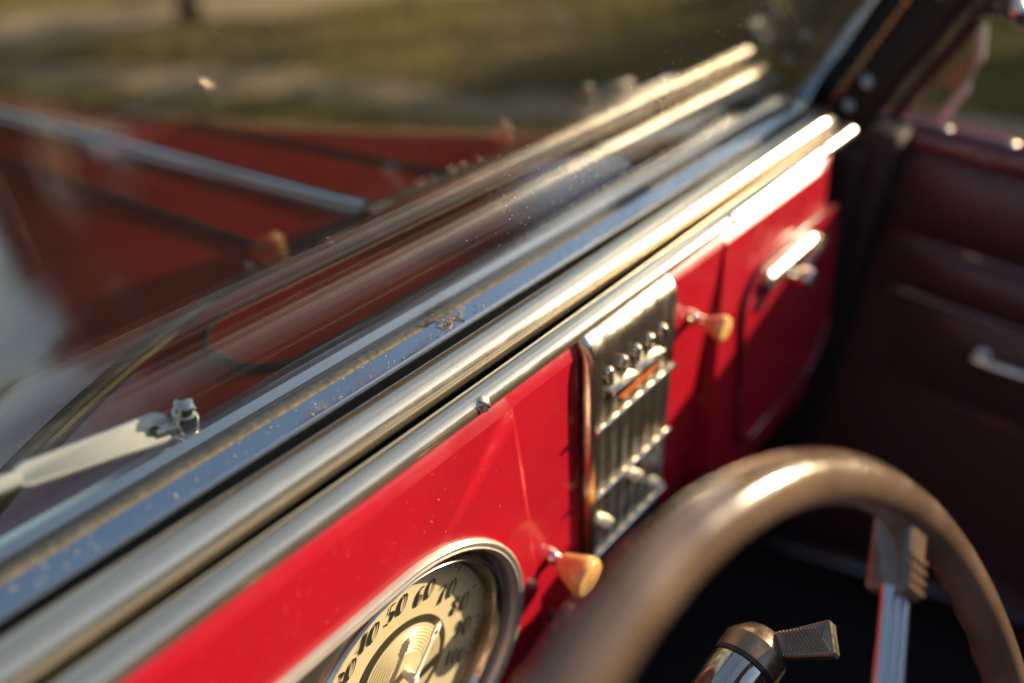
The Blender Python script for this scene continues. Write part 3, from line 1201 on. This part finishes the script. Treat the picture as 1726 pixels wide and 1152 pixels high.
# ---- pull knobs ---------------------------------------------------------------------
def pull(u, v, base_o, L, label, dark=False, z=1.0):
    ax = PP(0, 0, 1) - PP(0, 0, 0)
    o = PP(u, v, base_o)
    if dark:
        k = mk('pull_knob', lathe([(.006, 0), (.006, .01), (.019, .012), (.021, .018), (.019, .024), (.012, .025), (.011, .022), (0, .022)], o, ax, 28), DARKMETAL, car, label=label)
        return k
    k = mk('pull_knob', lathe([(.0055 * z, L), (.0095 * z, L + .001 * z), (.0115 * z, L + .006 * z), (.0165 * z, L + .018 * z), (.0190 * z, L + .025 * z), (.0188 * z, L + .029 * z), (.0165 * z, L + .0325 * z), (0, L + .034 * z)], o, ax, 28), IVORY, car, angle=50, label=label)
    mk('shaft', lathe([(.0030, 0), (.0030, L + .002)], o, ax, 12), CHROME2, k)
    mk('collar', lathe([(.0075, 0), (.0078, .003), (.006, .007), (.0045, .008)], o, ax, 18), CHROME, k)
    mk('ferrule', lathe([(.0048, L - .009), (.0058, L - .006), (.0055, L), (.0045, L + .001)], o, ax, 16), CHROME, k)
    return k


pull(.166, -.008, 0, .012, 'amber pull knob left of the radio grille')
pull(.394, .130, 0, .016, 'small amber pull knob right of the radio grille', z=.68)
pull(.150, -.064, .01, .01, 'dark round knob below the amber pull knob', True)

# ---- steering wheel -------------------------------------------------------------------
WC = Vector((-.029, -.327, .069))
TAU, WR = .554, .273
e1 = Vector((1, 0, 0))
e2 = Vector((0, sin(TAU), cos(TAU)))
wn = Vector((0, -cos(TAU), sin(TAU)))          # towards the driver
RT = .0154
NW, NS = 220, 30
WV, WF = [], []
for i in range(NW):
    th = 2 * pi * i / NW
    rad = e1 * cos(th) + e2 * sin(th)
    for k in range(NS):
        q = 2 * pi * k / NS
        r = RT
        # finger grips on the far side, a fine groove round the outside
        back = max(0, -cos(q - 0.0)) if False else max(0, -sin(q))
        r *= 1 + .055 * back * sin(th * 46) - (.0)
        if k in (3,):
            r *= .925
        WV.append(WC + rad * (WR + r * cos(q)) + wn * (r * sin(q) * .95))
for i in range(NW):
    for k in range(NS):
        a, b = i * NS + k, i * NS + (k + 1) % NS
        c, d = ((i + 1) % NW) * NS + (k + 1) % NS, ((i + 1) % NW) * NS + k
        WF.append((a, b, c, d))
wheel = mk('steering_wheel', (WV, WF), RIM, car, angle=60, label='glossy tan steering wheel with steel rod spokes')
HUB = WC + wn * .004
for th in (radians(35.5), radians(144.5), radians(270)):
    rad = e1 * cos(th) + e2 * sin(th)
    tn = -e1 * sin(th) + e2 * cos(th)
    c = WC + rad * (WR - .020) - wn * .004
    sock = mk('spoke_socket', cat(box(c - rad * .010, rad * .024, tn * .0125, wn * .0125, .005, 3)), RIM, wheel, angle=50)
    for j in range(4):
        mk('ridge', box(c - rad * (.010 + .006 * j) + wn * .0123, rad * .0017, tn * .0108, wn * .0016, .0008), RIM, sock)
    for s in (-1, 0, 1):
        a = WC + rad * (WR - .050) + tn * (.0105 * s) - wn * .002
        b = HUB + rad * .045 + tn * (.0105 * s)
        mk('spoke', tube([a, a.lerp(b, .5), b], .0037, 10), STEEL, wheel)
mk('hub', lathe([(.055, -.03), (.057, -.005), (.052, .012), (.035, .022), (.02, .026), (0, .027)], HUB, wn, 36), RIM, wheel)
col = mk('steering_column', lathe([(.028, 0), (.028, 1.0)], HUB - wn * .02, -wn, 24), DARKMETAL, car)
# signal switch: a stalk out of the column with a chequered paddle
sig_o = Vector((.055, -.184, .004))
sa = Vector((1, -.04, .18)).normalized()
Lc = .100
sig = mk('signal_switch', lathe([(.0235, 0), (.0240, Lc - .006), (.0236, Lc)], sig_o, sa, 36, ref=(0, 1, 0)), SIGNALBODY, car, angle=50, label='polished metal signal switch with a knurled paddle lever')
mk('switch_clamp', tube([Vector((-.02, -.188, -.01)), sig_o + sa * .02], .016, 14), DARKMETAL, sig)
mk('switch_band', lathe([(.0238, Lc), (.0251, Lc + .0008), (.0251, Lc + .0035), (.0232, Lc + .0042)], sig_o, sa, 36, ref=(0, 1, 0)), DARKMETAL, sig)
mk('switch_cap', lathe([(.0246, Lc + .0042), (.0248, Lc + .020), (.0225, Lc + .024), (.016, Lc + .034), (.010, Lc + .038), (0, Lc + .039)], sig_o, sa, 36, ref=(0, 1, 0)), PEWTER, sig, angle=30)
pd = Vector((.36, -.74, .50)).normalized()
pb = sig_o + sa * (Lc + .022) + pd * .009
pw = sa.cross(pd).normalized()
pw = (Vector((.80, .25, .45)) - pd * Vector((.80, .25, .45)).dot(pd)).normalized()
pt_ = pd.cross(pw).normalized()
if pt_.dot(Vector(CAM) - pb) < 0:
    pt_ = -pt_


def PD(a, b, c):
    return pb + pd * a + pw * b + pt_ * c


lev = mk('paddle_lever', slab([(-.016, -.016), (-.004, -.012), (.008, -.0075), (.016, -.0095), (.0475, -.0118), (.0495, -.0098), (.0505, .0120), (.0485, .0138), (.012, .0095), (-.004, .011), (-.016, .012)], PD, -.0055, .0055, .0012), PEWTER, sig, angle=30, label='knurled paddle of the switch')
kv = []
for i in range(11):
    for s in (-1, 1):
        a0 = .016 + i * .0026
        p = [PD(a0 + s * -.004, -.0080, .0058), PD(a0 + s * .004, .0095, .0058)]
        kv.append(tube(p, .00075, 4, upv=tuple(pt_)))
mk('knurling', cat(*kv), PEWTER, lev, False, kind='stuff')

# ---- right door ------------------------------------------------------------------------
door = mk('door', skin([[Vector((XR + .012 * (1 - min(1, abs(s) * 3)), y, z)) for y in lin(.035, -1.1, 30)] for z, s in ((-.62, 1), (-.4, 1), (-.25, 1), (-.16, 1), (-.10, 1), (.0, 1), (.10, 1), (.15, 1), (.160, 1))]), LEATHER, car, label='right door lined in burgundy leather')


def pleat(z0, z1, y0, bulge=.016):
    rows = []
    n = 10
    for i in range(n + 1):
        f = i / n
        b = bulge * (1 - abs(2 * f - 1) ** 2.4)
        rows.append([Vector((XR - .002 - b * min(1, k / 2.5), y, z0 + (z1 - z0) * f)) for k, y in enumerate(lin(y0, -1.08, 26))])
    return skin(rows)


mk('upper_pad', pleat(.022, .150, .025, .024), LEATHER, door)
for z0, z1, y0 in ((-.062, .018, -.035), (-.215, -.066, -.085)):
    mk('pleat', pleat(z0, z1, y0, .020), LEATHER, door)
mk('lower_pad', pleat(-.60, -.22, .01, .012), LEATHER, door)
for z, y0 in ((.0205, .0), (-.064, -.05), (-.218, -.03)):
    mk('piping', tube([(XR - .004, y, z) for y in lin(y0, -1.08, 12)], .004, 8), TRIMP, door)
rl = [(-.028, .150), (-.030, .166), (-.022, .178), (-.004, .183), (.018, .181), (.034, .172), (.040, .150)]
rV, rF = [], []
for y in lin(.05, -1.12, 30):
    for (x, z) in rl:
        rV.append(Vector((XR + .012 + x, y, z)))
for i in range(29):
    for j in range(len(rl) - 1):
        a = i * len(rl) + j
        rF.append((a, a + 1, a + 1 + len(rl), a + len(rl)))
mk('window_sill_rail', (rV, rF), TRIMP, door, angle=70, label='glossy burgundy rail along the door top')
for y in (.012, -.055, -.135):
    mk('screw', lathe([(.0075, 0), (.007, .003), (.004, .0055), (0, .006)], (XR - .004, y, .1805), (-.35, -.1, 1), 14), CHROME2, door)
hz = -.116
hnd = mk('door_handle', tube([(XR - .03, -.195, hz), (XR - .034, -.215, hz + .002), (XR - .034, -.27, hz + .004), (XR - .033, -.33, hz + .004)], lambda s: .010 - .002 * s, 12), CHROME, door)
mk('handle_boss', lathe([(.02, 0), (.018, .012), (.01, .02), (0, .021)], (XR - .012, -.200, hz), (-1, 0, 0), 20), CHROME2, hnd)
mk('door_skin', skin([[Vector((XR + .055 + .03 * sin(pi * f), y, .150 - f * 1.0)) for y in lin(.035, -1.1, 8)] for f in lin(0, 1, 10)]), BODY, door)
ldoor = mk('door', skin([[Vector((XL, y, z)) for y in lin(.035, -1.1, 10)] for z in (-.62, -.3, 0, .16)]), LEATHER, car, label='left door lined in burgundy leather')
mk('window_sill_rail', cat(box((XL - .02, -.53, .165), (.035, 0, 0), (0, .585, 0), (0, 0, .018), .01)), TRIMP, ldoor)
mk('door_skin', skin([[Vector((XL - .055 - .03 * sin(pi * f), y, .150 - f * 1.0)) for y in lin(.035, -1.1, 8)] for f in lin(0, 1, 10)]), BODY, ldoor)

# ---- floor, firewall, seat -----------------------------------------------------------
mk('floor_pan', box((XC, -.45, -.66), (.68, 0, 0), (0, .95, 0), (0, 0, .02), .01), CARPET, car)
mk('firewall', skin([[Vector((x, y, z)) for x in lin(-.40, .98, 6)] for y, z in ((.14, .185), (.20, .10), (.36, -.2), (.36, -.45), (.22, -.64))]), CARPET, car)
mk('kick_panel', box((.90, .17, -.22), (.03, 0, 0), (0, .19, 0), (0, 0, .40), .01), PILLARM, car)
mk('kick_panel', box((-.34, .20, -.22), (.03, 0, 0), (0, .15, 0), (0, 0, .40), .01), PILLARM, car)
mk('sill_plate', box((.872, -.215, -.55), (.017, .005, 0), (-.07, .23, 0), (0, 0, .008), .004), STEEL, car, label='grey steel sill plate inside the right door')
mk('under_dash_shelf', box((XC, .13, -.165), (.55, 0, 0), (0, .06, 0), (0, 0, .02), .01), CARPET, car)
seat = mk('bench_seat', box((XC, -1.0, -.40), (.62, 0, 0), (0, .28, 0), (0, 0, .12), .05, 4), LEATHER, car)
mk('seat_back', box((XC, -1.28, -.05), (.62, 0, 0), (0, .09, .03), (0, -.06, .27), .05, 4), LEATHER, seat)

# ---- cowl and hood ---------------------------------------------------------------------
def seam_y(x):
    return .352 - .62 * (x - XC) ** 2


def half_w(y):
    return .665 - .255 * max(0, y - .15) ** .9


def crown(x, y):
    zc = .2045 - .0535 * max(0, (y - .15)) - .1 * max(0, y - .28) if y < 1.2 else 0
    zc = .200 if y < .15 else .200 - .137 * (y - .15) * (1 if y > .4 else .55 + .45 * (y - .15) / .25)
    s = abs(x - XC) / half_w(y)
    return zc - (.13 + .10 * min(1, max(0, y - .2))) * half_w(y) * min(s, 1.0) ** 4.0 - (.018 + .11 * min(.9, max(0, y - .3))) * s * s


def side_row(y0fn, n=41):
    pass


cx_ = lin(-1, 1, 49)


def cowl_pt(s, f):
    x0 = XC + s * .66
    y = .147 + (seam_y(x0) - .004 - .147) * f
    x = XC + s * half_w(y)
    return Vector((x, y, crown(x, y) - .004))


cw = [[cowl_pt(s, f) for s in cx_] for f in lin(0, 1, 12)]
lowl = [[Vector((XC + sg * (half_w(p.y) + d), p.y, z)) for p in [cowl_pt(sg, f) for f in lin(0, 1, 12)]] for sg in (-1, 1) for d, z in ((0, crown(XC + half_w(.2), .2) - .004),)]
cparts = [skin(cw)]
for sg in (-1, 1):
    base = [cowl_pt(sg, f) for f in lin(0, 1, 12)]
    cparts.append(skin([base, [p + Vector((sg * .03, 0, -.06)) for p in base], [p + Vector((sg * .05, 0, -.3)) for p in base], [p + Vector((sg * .05, 0, -.75)) for p in base]]))
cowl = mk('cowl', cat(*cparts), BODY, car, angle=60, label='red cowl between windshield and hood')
# ventilator lid let into the cowl
vo_ = rrect(.022, .168, .558, .285, .05, 8, (.045, .045, .05, .05))
cfn = lambda u, v, o: Vector((u, v, crown(u, v) - .004 + o))
vent = mk('cowl_vent', slab(vo_, cfn, -.006, .0035, .002), BODY, cowl, angle=30)
vent_rows = []
mk('vent_gasket', tube([cfn(u, v, .001) for u, v in vo_], .0042, 8, True), RUBBER, cowl)


def hood_pt(s, f):
    ys = seam_y(XC + s * .58)
    y = ys + (1.75 - ys) * f ** 1.15
    x = XC + s * half_w(y)
    return Vector((x, y, crown(x, y)))


hp = [[hood_pt(s, f) for s in cx_] for f in lin(0, 1, 40)]
hparts = [skin(hp)]
for sg in (-1, 1):
    base = [hood_pt(sg, f) for f in lin(0, 1, 40)]
    hparts.append(skin([base, [p + Vector((sg * .022, 0, -.05)) for p in base], [p + Vector((sg * .035, 0, -.28)) for p in base], [p + Vector((sg * .035, 0, -.6)) for p in base]]))
frontv = [hood_pt(s, 1) for s in cx_]
hparts.append(skin([frontv, [p + Vector((0, .10, -.08)) for p in frontv], [p + Vector((0, .13, -.6)) for p in frontv]]))
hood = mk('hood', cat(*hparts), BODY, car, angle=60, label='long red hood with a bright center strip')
mk('hood_seal', tube([hood_pt(s, 0) + Vector((0, -.004, .0005)) for s in lin(-1, 1, 61)], .0050, 8), RUBBER, hood)
mk('hood_seal', tube([hood_pt(s, 0) + Vector((0, -.017, -.0035)) for s in lin(-1, 1, 61)], .0026, 8), RUBBER, hood)
strip = []
for f in lin(0.006, 1, 40):
    p = hood_pt(0, f)
    w = .0105
    strip.append([p + Vector((x, 0, z)) for x, z in ((-w, .000), (-w * .8, .007), (0, .011), (w * .8, .007), (w, .000))])
sv, sf = skin(strip)
sf = list(sf) + [tuple(range(5))]
mk('hood_strip', (sv, sf), STRIP, hood, angle=60, label='pale chrome strip down the middle of the hood')
for sg in (-1, 1):
    hl = tube([(lambda p: Vector((XC + sg * .124, p.y, crown(XC + sg * .124, p.y) + .001)))(hood_pt(sg * .2, f)) for f in lin(.0, 1, 40)], .0042, 8)
    mk('hood_hinge', hl, RUBBER, hood)

# ---- wipers -----------------------------------------------------------------------------
def wiper(px, label):
    o = Vector((px, .150, .196))
    w = mk('wiper', tube([o + Vector((-.004, -.004, .017)), o + Vector((-.020, -.002, .020))], .006, 10), CHROME2, car, label=label)
    mk('pivot_post', lathe([(.012, -.01), (.0115, .006), (.008, .008), (.0088, .026), (.0078, .028), (.0078, .029), (.0062, .030), (.0062, .037), (.005, .038), (0, .0382)], o, (.02, -.25, 1), 18), CHROME, w)
    ax_ = Vector((-.985, .085, .15)).normalized()
    n_ = Vector((.02, -.75, .66))
    n_ = (n_ - ax_ * n_.dot(ax_)).normalized()
    sd_ = n_.cross(ax_).normalized()
    b0 = o + Vector((-.010, -.002, .021))
    out = [(.009 * (1 - cos(a)) - .009, .0105 * sin(a)) for a in lin(-1.5, 1.5, 11)]
    out = [(-p[0] * 0 + .009 - .0115 * cos(a), .0110 * sin(a)) for p, a in zip(out, lin(-1.45, 1.45, 11))]
    out = out + [(.030, .0098), (.083, .0082), (.0885, .0068), (.091, .003), (.091, -.003), (.0885, -.0068), (.083, -.0082), (.030, -.0098)]
    afn = lambda a, b, c: b0 + ax_ * a + sd_ * b + n_ * (c - .0022 * (b / .01) ** 2 * (1 if a > .02 else .4))
    arm = mk('wiper_arm', slab(out, afn, -.0035, .0035, .0016), SILVER, w, angle=50, label='broad pale wiper arm')
    mk('arm_side', box(afn(.055, -.0082, -.0065), ax_ * .030, sd_ * .0010, n_ * .0050, .0006), CHROME2, arm)
    mk('spring', tube([afn(.030 + .045 * t, .003 * cos(t * 60), -.009 + .003 * sin(t * 60)) for t in lin(0, 1, 90)], .0008, 5), CHROME2, arm)
    mk('arm_hole', lathe([(.0030, -.004), (.0030, .0006), (0, .0006)], afn(.010, .001, .004), n_, 14), RUBBER, arm)
    mk('blade_rod', tube([afn(.088, 0, 0), afn(.21, .002, 0)], .0052, 8), SILVER, arm)
    mk('wiper_blade', box(afn(.20, -.004, -.010), ax_ * .11, sd_ * .004, n_ * .004, .001), RUBBER, arm)
    return w


wiper(-.052, 'chrome wiper arm and pivot ahead of the speedometer')
wiper(.66, 'chrome wiper arm near the right pillar')

# front fenders and tyres below the hood line
for sg in (-1, 1):
    rows = []
    for a in lin(-.15, pi + .1, 22):
        rows.append([Vector((XC + sg * (.42 + .36 * f), 1.35 + .52 * cos(a), -.78 + (.40 - .05 * (2 * f - .8) ** 2 * 2) * sin(a))) for f in lin(0, 1, 8)])
    fen = mk('front_fender', skin(rows), BODY, car, angle=70)
    ty = mk('front_wheel', lathe([(.20, -.07), (.36, -.075), (.405, -.05), (.413, 0), (.405, .05), (.36, .075), (.20, .07)], (XC + sg * .64, 1.35, -.773), (1, 0, 0), 40), RUBBER, car)
    mk('hub_cap', lathe([(.21, 0), (.19, .03), (.10, .05), (0, .055)], (XC + sg * .70, 1.35, -.773), (sg, 0, 0), 30), CHROME, ty)

# tail of the body behind the seat
rb = []
for f in lin(0, 1, 12):
    y = -1.12 - .75 * f
    hw = .72 * sqrt(max(.02, 1 - f ** 2.6))
    rb.append([Vector((XC + hw * sx, y, -.62 + (.79 - .45 * f * f) * sz)) for sx, sz in ((-1, 0), (-1.04, .35), (-1.02, .7), (-.92, .94), (-.6, 1), (0, 1.02), (.6, 1), (.92, .94), (1.02, .7), (1.04, .35), (1, 0))])
mk('rear_body', skin(rb), BODY, car, angle=60)
